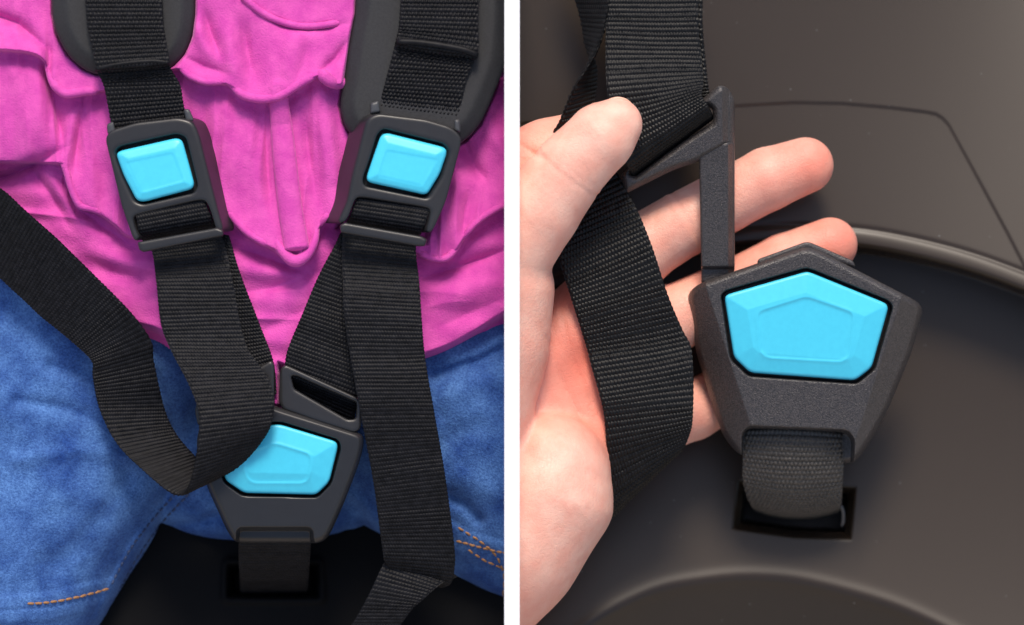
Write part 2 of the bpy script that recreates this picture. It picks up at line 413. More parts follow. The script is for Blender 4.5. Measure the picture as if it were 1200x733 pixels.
FOLDS = [  # points, height, half width, power (a power of 1 makes a sharp crease)
    ([(326, 106), (333, 180), (347, 292)], 6, 12, 4), ([(374, 96), (386, 180), (394, 256)], 9, 11, 3),
    ([(309, 108), (313, 190), (322, 275)], -9, 7, 1.3), ([(258, 90), (268, 170), (284, 250)], 7, 22, 2), ([(354, 112), (364, 195), (374, 255)], -9, 7, 1.3), ([(292, 120), (298, 190), (304, 270)], 4, 9, 2),
    ([(262, 10), (270, 60), (284, 116)], 9, 13, 2), ([(280, 10), (290, 60), (304, 116)], -9, 9, 1.4), ([(236, 0), (246, 36), (262, 76)], -10, 6, 1.2), ([(222, 10), (238, 50), (258, 84)], 6, 9, 2),
    ([(206, 62), (238, 78), (276, 90)], -8, 5, 1.2), ([(412, 40), (394, 68), (368, 92)], -10, 5, 1.2), ([(345, 20), (338, 70), (330, 120)], 6, 18, 2), ([(365, 40), (356, 75), (344, 105)], -5, 9, 1.4),
    ([(300, 16), (341, 33), (366, 34), (420, 26)], -8, 4, 1.3),
    ([(240, 276), (310, 302), (390, 330)], -9, 7, 1.3), ([(240, 350), (320, 338), (390, 312)], -9, 9, 1.3), ([(262, 410), (325, 380), (390, 345)], -6, 12, 1.5), ([(250, 318), (320, 322), (380, 318)], 5, 10, 2),
    ([(-60, 0), (20, 27), (72, 72)], -20, 6, 1.2), ([(60, 30), (57, 90), (68, 140), (78, 186)], -15, 5, 1.2), ([(92, 164), (50, 188), (10, 206), (-60, 230)], -20, 6, 1.2), ([(30, 60), (44, 110), (40, 190)], 6, 16, 2),
    ([(90, 100), (84, 150), (74, 215)], 9, 9, 2), ([(100, 104), (94, 150), (84, 214)], -11, 6, 1.2), ([(116, 104), (118, 150), (128, 210)], 7, 10, 2),
    ([(22, 180), (58, 226), (90, 280)], -10, 7, 1.3), ([(40, 180), (78, 242), (124, 286)], 6, 9, 2), ([(60, 190), (88, 240), (118, 264), (176, 300)], -9, 7, 1.3), ([(70, 284), (130, 318), (200, 340)], -7, 13, 1.5), ([(40, 236), (110, 290), (190, 330)], 5, 14, 2),
    ([(532, 140), (556, 196), (584, 226)], -12, 9, 1.3), ([(556, 110), (580, 160), (600, 200)], 7, 12, 2), ([(540, 190), (530, 250), (523, 306)], 9, 11, 2), ([(512, 200), (508, 250), (502, 304)], -7, 7, 1.3), ([(552, 214), (545, 250), (540, 290)], -8, 7, 1.3),
    ([(470, 332), (540, 312), (620, 284)], -13, 6, 1.2), ([(480, 352), (540, 345), (620, 316)], 6, 15, 2), ([(490, 396), (560, 362), (620, 340)], -5, 10, 1.5),
]
PADS = [[(60, -90), (61, 18), (66, 40), (79, 65), (98, 82), (113, 88), (150, 92), (190, 86), (205, 78), (217, 64), (226, 43), (229, 18), (230, -90)],
        [(420, -90), (416, 18), (411, 40), (404, 85), (398, 124), (402, 144), (412, 160), (450, 176), (520, 178), (545, 166), (563, 146), (578, 112), (592, 76), (597, 20), (597, -90)]]
PRESS = [(PADS[0], 40), (PADS[1], 44), ([(136, 164), (216, 150), (256, 266), (170, 284)], 22), ([(430, 140), (540, 155), (500, 286), (394, 268)], 22), ([(326, 425), (430, 470), (430, 520), (326, 500)], 30)]
def shirt_h(X, Y):
    z = 52 - 0.00042 * (X - 310)**2
    a, b = h1(X), h2(X)
    ua, ub = smooth01((a - Y) / 4 + .5), smooth01((b - Y) / 4 + .5)
    z = z + 14 * ua + 9 * ua * np.exp(-np.clip(a - Y, 0, 999) / 30) + 13 * ub + 9 * ub * np.exp(-np.clip(b - Y, 0, 999) / 30)
    z = z - 4 * np.exp(-((Y - a - 8) / 8)**2) - 4 * np.exp(-((Y - b - 8) / 8)**2)
    z = z + 18 * np.exp(-(((X - 22) / 42)**4 + ((Y - 115) / 78)**4))
    for n, (pts, am, w, p) in enumerate(FOLDS):
        d, tp = fold(X, Y, pts)
        z = z + am * (tp if n > 1 else np.maximum(tp, .6)) * np.exp(-(np.sqrt(d * d + 2.0) / w)**p)
    # gathers running down both tiers, drag lines across the plain part below them
    wx = X + 14 * vnoise(X, Y, 70, 51)
    gt = (1 - np.abs(2 * vnoise(wx, Y * .10, 15, 52)) * 2) * 3.2 + 1.5 * vnoise(wx, Y * .16, 7, 53)
    wy = Y + 16 * vnoise(X, Y, 90, 54) - .12 * X
    dr = (1 - np.abs(2 * vnoise(X * .12, wy, 17, 55)) * 2) * 2.6
    k1 = .35 + .65 * smooth01((Y - a) / 30 + .5)
    z = z + ub * k1 * gt + (1 - ub) * dr + 7 * fbm(X, Y, 90, 11, 2)
    for poly, dz in PRESS: z = z - dz * smooth01(-polysdf(X, Y, poly) / 9 + .3)
    e = Y - yb(X)
    return z - 0.02 * np.clip(e + 8, 0, 99)**2 - 26 * smooth01((e + 2) / 10)
def cap(X, Y, a, b, ra, rb, lw=1):
    vx, vy = b[0] - a[0], b[1] - a[1]; t = np.clip(((X - a[0]) * vx + (Y - a[1]) * vy) / (vx * vx + vy * vy), -.6, 1.4)
    d = np.hypot(X - a[0] - t * vx, Y - a[1] - t * vy); r = ra + (rb - ra) * t
    if lw != 1: d = np.where((X - a[0]) * vy - (Y - a[1]) * vx > 0, d, d * lw)
    return 1 - (d / r)**2
JF = [([(20, 540), (90, 528), (150, 535)], 4, 9, 2), ([(20, 470), (80, 480), (130, 500)], -5, 8, 2), ([(60, 430), (110, 440), (140, 450)], -6, 8, 2), ([(150, 560), (110, 620), (70, 660)], -5, 16, 2),
      ([(30, 600), (80, 585), (140, 590)], 3, 14, 2), ([(510, 440), (560, 425), (600, 405)], -9, 7, 2), ([(505, 470), (560, 450), (610, 440)], 5, 14, 2), ([(515, 520), (560, 500)], -4, 12, 2),
      ([(520, 580), (545, 592), (560, 610)], -9, 8, 2), ([(535, 560), (575, 575)], 5, 14, 2), ([(405, 575), (425, 590), (440, 610)], 6, 6, 2), ([(395, 560), (405, 620)], -7, 8, 2),
      ([(230, 598), (250, 610)], -6, 10, 2), ([(178, 618), (235, 612), (275, 596)], -8, 7, 2), ([(180, 440), (200, 480), (205, 540)], -8, 9, 2)]
def jeans_h(X, Y):
    wob = 9 * fbm(X, Y, 60, 31, 2)
    A = cap(X, Y, (170, 400), (10, 680), 122, 120, 0.35); B = cap(X, Y, (470, 430), (640, 560), 186, 152)
    Cc = 1 - (((X - 310) / 215)**2 + ((Y - 500) / 138)**2)
    f = lambda q, hgt: -118 + hgt * np.sqrt(np.clip(q + wob * .012, 0, 9)) - 60 * np.clip(-q - wob * .012, 0, 1)
    z = smax(smax(f(A, 132), f(B, 128), 10), f(Cc, 88), 12)
    for pts, am, w, p in JF: z = z + am * np.exp(-(pline(X, Y, pts) / w)**p)
    # raised felled seam along the inner leg and the turned hems
    sm = pline(X, Y, [(222, 566), (190, 600), (160, 638), (136, 682), (118, 722)]); z = z + 5 * np.exp(-(sm / 7)**4)
    hm = pline(X, Y, [(0, 716), (60, 712), (132, 694)]); z = z + 3.5 * np.exp(-((hm - 8) / 9)**4)
    hm = pline(X, Y, [(520, 626), (545, 640), (590, 653), (620, 660)]); z = z + 5 * np.exp(-(np.abs(hm - 6) / 10)**4)
    return z + 3 * fbm(X, Y, 30, 41, 3)
person = thing('person', 'small child in pink ruffled shirt and blue jeans strapped into the seat', 'person', (320, 560, -110))
field('jeans', -130, 598, 250, 860, 1.6, jeans_h, M_denim, person, keep=lambda X, Y, Z: (Z > left_seat(X, Y) - 14))
jeans = person.children[0]
shirt = field('shirt', -130, 598, -110, 520, 1.25, shirt_h, M_pink, person, keep=lambda X, Y, Z: (Y < yb(X) + 16))
def on(fun, pts, dz):
    P = np.array(pts, float); return np.c_[P, fun(P[:, 0], P[:, 1]) + dz]
def hem(line, x0, x1, r, dy=-3):
    xs = np.arange(x0, x1, 5.0); ys = line(xs) + dy
    P = on(shirt_h, np.c_[xs, ys], -r * .45); P[:, 2] = np.convolve(np.pad(P[:, 2], 3, 'edge'), np.ones(7) / 7, 'valid')
    u = np.linspace(0, 1, len(P)); tp = smooth01(u / .16) * smooth01((1 - u) / .16); P[:, 2] -= 5 * (1 - tp)
    tube('hem', P, r * (.45 + .55 * tp), M_pink, shirt, n=10)
for a in ((54, 122, 5.5), (206, 268, 4), (264, 380, 5.2), (372, 410, 7.5)): hem(h1, *a)
for a in ((68, 128, 4.2), (262, 322, 4), (322, 372, 5), (374, 392, 4), (486, 545, 4), (540, 597, 4)): hem(h2, *a)
PT = catmull(np.array([(326, 112), (330, 150), (335, 200), (341, 250), (347, 286), (348, 294)], float), 40); pz = np.convolve(np.pad(shirt_h(PT[:, 0], PT[:, 1]), 6, 'edge'), np.ones(13) / 13, 'valid')
tube('hanging_pleat', np.c_[PT, pz + 1 + 5 * np.linspace(0, 1, 40)], np.interp(np.linspace(0, 1, 40), [0, .3, .9, 1], [11, 13.5, 15, 11]), M_pink, shirt, n=20, step=2, flat=.6)
LP = np.array([(318, 268), (324, 284), (334, 298), (346, 306), (359, 299), (368, 284), (372, 266)], float)
tube('hem', np.c_[LP, shirt_h(PT[35, 0:1], PT[35, 1:2])[0] + np.array([-4, 0, 3, 4, 3, 0, -4])], [3, 5, 6.5, 7.5, 6.5, 5, 3], M_pink, shirt, n=12, step=2)
tube('neck_cord', on(shirt_h, [(282, -6), (300, 10), (318, 21), (341, 29), (364, 31), (390, 28), (417, 22)], 1.5), 4, M_pink, shirt, n=10)
def stitches(name, line, n, ln, wd, mat, fun, par=None):
    A = catmull(np.array(line, float), 400); s = np.r_[0, np.cumsum(np.linalg.norm(np.diff(A, axis=0), axis=1))]
    V, F = [], []
    for k in range(n):
        c = (k + .5) / n * s[-1]; seg = []
        for q in np.linspace(-.5, .5, 5):
            x = np.interp(c + q * ln, s, A[:, 0]) + random.uniform(-.4, .4); y = np.interp(c + q * ln, s, A[:, 1]) + random.uniform(-.4, .4)
            seg.append((x, y, float(fun(np.array(x), np.array(y))) + 1.6 * (1 - (2 * q)**2) - .3))
        seg = np.array(seg); T = seg[-1] - seg[0]; T /= np.linalg.norm(T); B = np.cross(T, (0, 0, 1)); B /= np.linalg.norm(B)
        for i, p in enumerate(seg):
            r = wd * (1 if 0 < i < 4 else .55)
            for a in range(6): V.append(p + r * (math.cos(a * math.pi / 3) * B + math.sin(a * math.pi / 3) * np.array((0, 0, 1))))
        o0 = len(V) - 30
        for i in range(4):
            for a in range(6): F.append((o0 + i * 6 + a, o0 + i * 6 + (a + 1) % 6, o0 + i * 6 + 6 + (a + 1) % 6, o0 + i * 6 + 6 + a))
    o = mesh(name, np.array(V), F, mat, par or jeans); o['kind'] = 'stuff'
stitches('hem_stitching', [(32, 708), (60, 706), (95, 699), (128, 690)], 11, 8, 1.5, M_thread, jeans_h)
stitches('hem_stitching', [(534, 634), (556, 640), (580, 646), (597, 649)], 8, 7, 1.4, M_thread, jeans_h)
stitches('hem_stitching', [(536, 618), (560, 633), (580, 650), (590, 672), (590, 700)], 11, 7, 1.3, M_thread, jeans_h)
stitches('hem_stitching', [(548, 644), (566, 656), (584, 664), (597, 670)], 6, 7, 1.3, M_thread, jeans_h)
stitches('seam_stitching', [(213, 571), (182, 605), (154, 642), (130, 686)], 18, 6, 1.4, M_navy, jeans_h)
stitches('seam_stitching', [(222, 578), (192, 610), (164, 648), (140, 690)], 18, 6, 1.4, M_navy, jeans_h)

# ------------------------------------------------------------------ LEFT: shoulder pads
def pad(outline, label, base, T):
    t = thing('shoulder_pad', label, 'pad', (outline[0][0], outline[0][1], base[0]), 'foam shoulder pads')
    def top(X, Y, d): return T - 9 + 9 * smooth01(-d / 20)
    slab('cushion', rounded(outline, 14), T, M_foam, t, k=7, res=1.8, top=top, base=base)
pad(PADS[0], 'dark grey foam shoulder pad behind the left adjuster, lower end showing', (58, 0, 0, 0, 0), 26)
pad(PADS[1], 'large black foam shoulder pad behind the right adjuster', (58, 0, 0, 0, 0), 26)

# ------------------------------------------------------------------ LEFT: webbing
def band(label, loc, group='harness straps on the child'):
    return thing('harness_strap', label, 'strap', loc, group)
t = band('black mesh-weave strap from the left pad down into the left adjuster', (150, 80, 85))
strap('webbing', [(98, -90, 92, 186, -90, 92), (102, 18, 92, 190.5, 18, 92), (108, 50, 92, 194, 48, 92), (113, 79, 90, 197, 75, 90), (122, 101, 84, 210, 98, 84), (127, 125, 81, 214, 118, 81), (133, 160, 78, 219, 148, 78)], M_web, t, 'chain', und=0.8, p=5.0, q=4.5, amp=1.5)
strap('folded_end', [(96, -90, 97, 185, -90, 97), (101.5, 18, 97, 190, 18, 97), (107, 50, 97, 194, 47, 97), (112, 77, 98, 198, 71, 98), (112.5, 82, 96, 198, 75, 96), (112, 84, 92, 197, 77, 92)], M_web, t, 'chain', und=0.8, p=5.0, q=4.5, amp=1.5, bow=2)
stitches('bar_tack', [(122 + (i % 2) * 78 + i * .4, 84 + i * 1.6 - (i % 2) * 7) for i in range(9)], 90, 6, .8, M_web, lambda x, y: 88.5 - .22 * (y - 88), t)
tube('rolled_edge', [(112, 81.5, 97), (130, 77, 99), (155, 73.5, 100), (180, 72, 99), (198, 74, 97)], 3.0, M_web, t)
t = band('black mesh-weave strap from the right pad down into the right adjuster', (505, 80, 85))
strap('webbing', [(474, -90, 92, 564, -90, 92), (469, 18, 92, 559, 20, 92), (464, 49, 92, 557, 62, 92), (455, 85, 88, 547, 90, 88), (449, 108, 84, 541, 116, 84), (443, 132, 80, 536, 146, 80), (440, 150, 78, 532, 164, 78)], M_web, t, 'chain', und=0.8, p=5.0, q=4.5, amp=1.5)
strap('folded_end', [(474, -90, 97, 564, -90, 97), (469.5, 18, 97, 560, 20, 97), (467, 38, 97, 561, 50, 97), (465, 49, 99, 560, 62, 99), (464, 53, 96, 559, 67, 96), (464, 55, 92, 558, 69, 92)], M_web, t, 'chain', und=0.8, p=5.0, q=4.5, amp=1.5, bow=1.5)
stitches('bar_tack', [(466 + (i % 2) * 88 - i * .3, 54 + i * 1.6 + (i % 2) * 12) for i in range(7)], 70, 6, .8, M_web, lambda x, y: 93.5 - .1 * (y - 60), t)
tube('rolled_edge', [(465, 49, 99), (490, 50, 101), (520, 54, 101), (545, 59, 100), (560, 65, 98)], 4.2, M_web, t)

t = band('long black ribbed strap hanging from the left adjuster and looping up to the left', (230, 450, 80))
strap('webbing', [(157, 236, 78, 237, 220, 78), (159, 250, 92, 240, 235, 92), (161, 260, 94, 243, 245, 94), (163, 272, 92, 249, 257, 92), (170, 287, 76, 256, 273, 76), (179, 297, 70, 263, 286, 70), (184, 335, 78, 273, 332, 78), (189, 380, 84, 281, 378, 84), (201, 411, 88, 291, 410, 88),
                  (222, 452, 96, 315, 446, 92), (233, 486, 102, 321, 478, 96), (231, 530, 104, 311, 512, 88), (222, 572, 96, 284, 545, 66), (205, 580, 80, 254, 556, 44), (170, 553, 62, 228, 534, 34),
                  (138, 520, 50, 206, 508, 30), (117, 480, 44, 192, 478, 30), (109, 441, 50, 180, 424, 46), (108, 424, 52, 176, 398, 56), (92, 407, 50, 147, 360, 72), (51, 373, 42, 102, 315, 74), (19, 343, 34, 61, 274, 72), (-40, 290, 24, 0, 222, 66), (-110, 236, 10, -70, 170, 56)],
      M_web, t, 'rib', p=4.8, amp=1.25)
t = band('black strap half hidden behind the looping strap, running into the left tongue', (290, 380, 60))
strap('webbing', [(196, 262, 62, 268, 276, 62), (214, 320, 61, 281, 320, 61), (238, 385, 60, 303, 378, 60), (262, 440, 58, 320, 424, 58), (276, 486, 54, 324, 462, 54)], M_web, t, 'rib', p=4.8, amp=1.25)
t = band('slanting black strap under the long strap, running into the right tongue', (370, 380, 60))
strap('webbing', [(404, 262, 66, 470, 284, 62), (395, 283, 64, 462, 312, 62), (374, 323, 63, 448, 350, 61), (354, 370, 63, 438, 396, 60), (337, 412, 62, 424, 444, 59), (334, 436, 58, 418, 470, 56), (334, 450, 44, 416, 484, 42), (336, 476, 32, 412, 506, 30)], M_web, t, 'rib', p=4.8, amp=1.25)
t = band('long straight black ribbed strap hanging from the right adjuster to the seat', (470, 480, 80))
strap('webbing', [(421, 218, 78, 507, 230, 78), (418, 232, 92, 503, 245, 92), (415, 242, 94, 500, 256, 94), (410, 254, 92, 496, 268, 92), (403, 270, 76, 489, 284, 76), (401, 286, 71, 487, 296, 71), (402, 329, 78, 491, 332, 78), (404, 373, 84, 494, 377, 84), (412, 424, 82, 498, 421, 82), (422, 480, 76, 508, 480, 76), (438, 566, 60, 521, 556, 60), (448, 640, 38, 532, 640, 38), (452, 660, 28, 532, 668, 30), (462, 672, 12, 528, 684, 18), (470, 676, -2, 518, 688, 6)],
      M_web, t, 'rib', p=4.8, amp=1.25)
strap('folded_tail', [(462, 640, 6, 536, 676, 12), (450, 660, 20, 516, 685, 22), (434, 694, 22, 494, 704, 22), (420, 720, 18, 478, 720, 18), (392, 768, 0, 446, 770, 0), (370, 850, -30, 424, 850, -30)], M_web, t, 'rib', p=4.8, amp=1.25)
t = band('short black crotch strap below the buckle on the child, entering the seat', (322, 660, 0))
strap('webbing', [(280, 600, 6, 364, 600, 6), (280, 625, 2, 364, 625, 2), (280, 650, -20, 363, 650, -20), (281, 680, -62, 361, 680, -62), (282, 696, -124, 360, 696, -124), (282, 700, -170, 360, 700, -170)], M_web, t, 'rib', p=4.8, amp=1.2, und=1.5)

# ------------------------------------------------------------------ LEFT: adjusters
def adjuster(label, outer, bhole, slot, button, inner, bar, skew, base, tabs):
    t = thing('adjuster_buckle', label, 'buckle', (outer[0][0], outer[0][1], base[0]), 'strap adjusters on the child')
    T = 36
    slab('frame', rounded(outer, 7), T, M_plas, t, holes=(rounded(bhole, 5),), k=4, res=1.1, base=base, skew=skew)
    c = np.mean(button, 0)
    slab('button_well', rounded([tuple(c + (np.array(p) - c) * 1.12) for p in bhole], 5), 6, M_gap, t, k=2, res=1.6, base=(base[0] + 14, *base[1:]), skew=(skew[0] * .4, skew[1] * .4))
    def top(X, Y, d):
        di = polysdf(X, Y, rounded(inner, 5))
        return 14.5 + 3.4 * np.clip(-d / 11, 0, 1) - 0.6 * smooth01(-di / 3.5 + .2)
    slab('button', rounded(button, 6), 16, M_cyan, t, k=4, res=0.9, top=top, base=(base[0] + 23, *base[1:]))
    slab('cross_bar', rounded(bar, 2), 12, M_plas, t, k=4, res=0.9, base=(base[0] + 30, *base[1:]))
    for a in tabs: slab('strap_pin', rounded(a, 3), 14, M_bar, t, k=4, res=0.9, base=(base[0] + 14, *base[1:]))
adjuster('left adjuster with cyan button on the child, below the smaller pad',
         [(122, 162), (129, 153), (158, 144), (209, 138), (226, 143), (233, 160), (244, 205), (256, 252), (261, 268), (258, 273), (253, 272), (246, 248), (240, 235), (228, 236), (160, 252), (155, 256), (158, 268), (163, 278), (160, 283), (155, 281), (141, 240)],
         [(133, 178), (139, 172), (206, 157), (217, 161), (231, 218), (227, 226), (166, 240), (157, 236), (143, 206)],
         None,
         [(136, 181), (141, 177), (207, 162), (214, 165), (228, 216), (225, 222), (168, 237), (160, 235), (145, 206)],
         [(146, 190), (203, 178), (217, 213), (165, 227)],
         [(161, 284), (254, 267), (262, 270), (262, 277), (168, 296), (163, 293)], (15, -1), (62, 0.05, 0, 190, 200),
         [[(125, 146), (133, 142), (136, 156), (126, 158)], [(215, 128), (222, 128), (228, 142), (218, 144)]])
adjuster('right adjuster with cyan button on the child, over the larger pad',
         [(431, 139), (443, 133), (500, 140), (530, 149), (542, 160), (541, 172), (524, 236), (510, 268), (505, 274), (500, 271), (504, 258), (506, 246), (496, 243), (428, 232), (418, 232), (413, 246), (408, 258), (402, 263), (397, 260), (408, 236), (414, 205)],
         [(443, 158), (450, 151), (522, 169), (528, 177), (518, 208), (502, 233), (428, 218), (426, 210), (434, 188)],
         None,
         [(446, 159), (453, 156), (521, 173), (524, 179), (515, 205), (500, 229), (432, 214), (429, 209), (436, 188)],
         [(452, 175), (514, 186), (495, 220), (441, 208)],
         [(398, 264), (404, 261), (494, 277), (501, 281), (498, 289), (490, 289), (399, 273)], (-19, 0), (62, -0.05, 0, 480, 200),
         [[(434, 121), (444, 118), (446, 132), (434, 134)], [(532, 140), (539, 140), (540, 156), (532, 154)]])

# ------------------------------------------------------------------ buckles
def buckle(label, outer, opening, button, inner, recess, base, T, matp, res, facet, loc, group, tab=None, soft=5):
    t = thing('harness_buckle', label, 'buckle', loc, group)
    ro = rounded(outer, soft * 2)
    def top(X, Y, d):
        z = T - 6 * smooth01((d + 7) / 9) + facet(X, Y, d)
        rc = polysdf(X, Y, rounded(recess, 6))
        return z - (T - 12) * smooth01(-rc / 5 + .5)
    h = slab('housing', ro, T, matp, t, holes=(), k=6, res=res, top=lambda X, Y, d: top(X, Y, d) - 16 * smooth01(-polysdf(X, Y, rounded(opening, 5)) / 2.2 + .5), base=base)
    c = np.mean(opening, 0)
    slab('button_gap', rounded(opening, 5), 2, M_gap, t, k=1.5, res=1.2, base=(base[0] + T - 15.2, *base[1:]), grow=-.6)
    def btop(X, Y, d):
        di = polysdf(X, Y, rounded(inner, 7))
        return 13.5 + 5.5 * np.clip(-d / 24, 0, 1) - 1.0 * smooth01(-di / 3 + .4) + 0.5 * np.exp(-(di / 2.5)**2)
    slab('button', rounded(button, 6), 15, M_cyan, t, k=4, res=0.9, top=btop, base=(base[0] + T - 15, *base[1:]))
    if tab: slab('release_tab', rounded(tab, 3), T * .5, matp, t, k=4, res=1.0, base=(base[0] + T * .22, *base[1:]))
    return t
fc = lambda X, Y, d: 0 * X
buckle('black buckle with cyan pentagon button between the legs in jeans',
       [(232, 505), (240, 492), (318, 474), (328, 478), (424, 508), (427, 518), (422, 540), (404, 588), (386, 628), (376, 637), (276, 637), (266, 622), (243, 572), (230, 525)],
       [(252, 520), (262, 512), (317, 495), (330, 495), (397, 516), (399, 526), (388, 567), (372, 583), (284, 581), (262, 565)],
       [(255, 521), (264, 514), (318, 498), (328, 497.5), (394, 517.5), (396, 524), (386, 565), (371, 580), (286, 578), (264, 563)],
       [(286, 532), (322, 520), (364, 533), (362, 560), (356, 566), (296, 566), (288, 558)],
       [(279, 620), (365, 620), (367, 650), (277, 650)], (8, 0, -0.13, 320, 637), 44, M_plas, 1.2, fc, (325, 630, 10), 'pentagon harness buckles')

def facetR(X, Y, d):                       # broad chamfers along both lower flanks
    l = (X - 842) * 0.952 + (Y - 400) * -0.306 ; r = (1046 - X) * 0.952 + (Y - 400) * -0.306
    return -0.85 * np.clip(-l + 6, 0, 60) - 0.85 * np.clip(-r + 6, 0, 60)
GR = 'pentagon harness buckles'
BR = (-62, 0, -0.12, 940, 540)
buckle('large black buckle with cyan pentagon button standing over the empty seat',
       [(805, 345), (818, 333), (944, 289), (960, 294), (1076, 354), (1082, 364), (1068, 414), (1040, 482), (1021, 516), (1006, 538), (996, 544), (866, 534), (848, 512), (836, 480), (816, 414)],
       [(845, 346), (850, 341), (944, 314.5), (952, 316.5), (1042, 353), (1046, 360), (1025, 433), (1004, 450), (877, 441), (856, 421)],
       [(849, 349), (853, 345), (945, 318.5), (951, 320), (1038, 355.5), (1041, 361), (1021.5, 431), (1002, 446), (879, 437), (860, 419)],
       [(888, 366), (945, 348), (1000, 367), (995, 417), (987, 424), (899, 419), (891, 412)],
       [(871, 508), (878, 501), (993, 506), (1000, 516), (998, 560), (870, 560)], BR, 50, M_grain, 1.15, facetR, (935, 540, -92), GR,
       tab=[(887, 312), (888, 304), (943, 284), (949, 284), (1000, 306), (1003, 314), (950, 300)])

# tongues pushed into the buckle on the child
t = thing('buckle_tongue', 'black slotted tongue at the top right of the buckle on the child', 'tongue', (375, 480, 45), 'buckle tongues')
slab('body', rounded([(328, 433), (334, 427), (343, 431), (421, 467), (425, 478), (423, 503), (415, 508), (370, 494), (331, 480), (327, 472)], 5), 22, M_plas, t,
     holes=(rounded([(341, 441), (347, 441), (418, 472), (417, 491), (408, 492), (345, 456)], 3),), k=4, res=1.0, base=(44, 0, 0, 0, 0))
t = thing('buckle_tongue', 'black tongue at the top left of the buckle on the child, mostly covered', 'tongue', (290, 470, 45), 'buckle tongues')
slab('body', rounded([(322, 427), (317, 422), (308, 428), (232, 470), (228, 480), (232, 500), (312, 482), (322, 474)], 5), 22, M_plas, t,
     holes=(rounded([(311, 441), (304, 441), (240, 474), (242, 490), (250, 490), (309, 456)], 3),), k=4, res=1.0, base=(42, 0, 0, 0, 0))

# ------------------------------------------------------------------ RIGHT: the empty seat
RIM = curve1([(560, 360), (660, 316), (740, 290), (810, 273), (863, 266), (930, 263.5), (1000, 267), (1052, 275), (1120, 291), (1180, 311), (1260, 345), (1360, 400)], 24)
ARC = curve1([(560, 860), (640, 772), (711, 719), (772, 690.5), (800, 685), (859, 677), (900, 677.5), (938, 681), (1007, 698), (1069, 719), (1160, 765), (1260, 830), (1360, 900)], 24)
GRV = [(560, 150), (700, 136), (860, 124.5), (930, 120.5), (985, 121.5), (1040, 126), (1085, 131.5), (1097, 134), (1105, 139), (1112, 147), (1140, 198), (1180, 272), (1215, 340)]
SLOT = [(864, 562), (1004, 570), (998.5, 634), (930, 631), (857, 621)]
def right_seat(X, Y):
    zb = -92 - (0.04 + 0.20 * smooth01((X - 720) / 520)) * (300 - Y)
    tt = Y - RIM(X)
    zb = zb - 1.5 * smooth01(-polysdf(X, Y, GRV + [(1215, 900), (560, 900)]) / 3.0 + .5)
    lip = zb - 0.03 * np.clip(tt, 0, 40) + 1.5 * np.sin(np.pi * np.clip(tt / 24, 0, 1)) - 1.2 * np.exp(-(tt / 3)**2) - 6 * smooth01((tt - 17) / 8)
    yy = np.clip(Y - 270, 0, 600); zs = -185 + 0.02 * yy + 0.00023 * yy**2 + 0.00006 * (X - 960)**2
    z = np.where(tt < 23, lip, zs + (lip - zs) * (1 - smooth01((tt - 23) / 5)))
    d = polysdf(X, Y, SLOT)
    z = z - 14 * smooth01(-d / 9) - 110 * smooth01((-d - 9) / 3)
    ta = Y - ARC(X)
    z = z + 1.3 * np.exp(-((ta + 2) / 9)**2)
    z = z - 0.62 * np.log1p(np.exp(np.clip(ta / 2.5, -30, 30))) * 2.5 - 0.62 * np.clip(ta - 75, 0, 400)
    return z
t = thing('child_seat', 'empty brown-black plastic child seat under the hand and large buckle', 'seat', (930, 600, -150))
field('seat_shell', 602, 1340, -120, 860, 1.5, right_seat, M_seatR, t, skirt=-330)

t = thing('harness_strap', 'short coarse black strap from the seat slot up into the large buckle', 'strap', (930, 590, -130), 'harness straps in the hand')
strap('webbing', [(873, 500, -47, 988, 503, -47), (872, 514, -43, 987, 518, -43), (871, 540, -50, 988, 543, -50), (871, 562, -62, 987, 566, -62), (875, 580, -82, 986, 584, -82), (880, 591, -112, 985, 594, -112), (884, 596, -200, 982, 599, -200)],
      M_coarse, t, 'chain', p=5.4, q=4.4, amp=1.7, t=5, bow=10, step=0.9, und=1)
tube('frayed_edge', [(985, 592, -112), (988, 600, -118), (988, 611, -126), (986, 617, -130)], 2.2, M_bar, t, n=6)

# ------------------------------------------------------------------ RIGHT: straps and tongue in the hand
t = thing('harness_strap', 'black ribbed strap threaded through the slot of the loose tongue', 'strap', (770, 120, 40), 'harness straps in the hand')
strap('webbing', [(716, -90, 20, 820, -90, 20), (711, 18, 34, 818, 18, 34), (710, 70, 42, 822, 70, 42), (712, 110, 48, 824, 96, 48), (719, 155, 48, 822, 112, 54), (730, 186, 46, 828, 122, 56), (738, 199, 36, 832, 129, 50), (741, 205, 20, 835, 135, 38), (742, 207, 2, 836, 138, 18)],
      M_webR, t, 'rib', p=5.6, amp=1.35, t=4, q=3.8)
strap('back_layer', [(722, -90, 6, 826, -90, 6), (716, 18, 14, 823, 18, 14), (716, 70, 16, 827, 74, 16), (722, 118, 18, 831, 108, 18), (738, 170, 18, 836, 122, 20)], M_webR, t, 'rib', p=5.6, amp=1.35, t=4, q=3.8)
t = thing('harness_strap', 'narrow twisted black strap dropping behind the thumb', 'strap', (690, 90, 30), 'harness straps in the hand')
strap('webbing', [(650, -90, -20, 722, -90, 30), (664, -30, -22, 717, -30, 32), (679, 18, -24, 711, 19, 34), (687, 52, -22, 700, 56, 36), (697, 78, -14, 686, 82, 38), (698, 100, -4, 672, 104, 40), (694, 131, 8, 657, 140, 40), (694, 160, 18, 645, 164, 36), (700, 200, 22, 650, 195, 28)],
      M_webR, t, 'rib', p=5.6, amp=1.35, t=4.5, q=3.8, und=1)
t = thing('harness_strap', 'wide black ribbed strap lying across the palm under the thumb', 'strap', (745, 400, 20), 'harness straps in the hand')
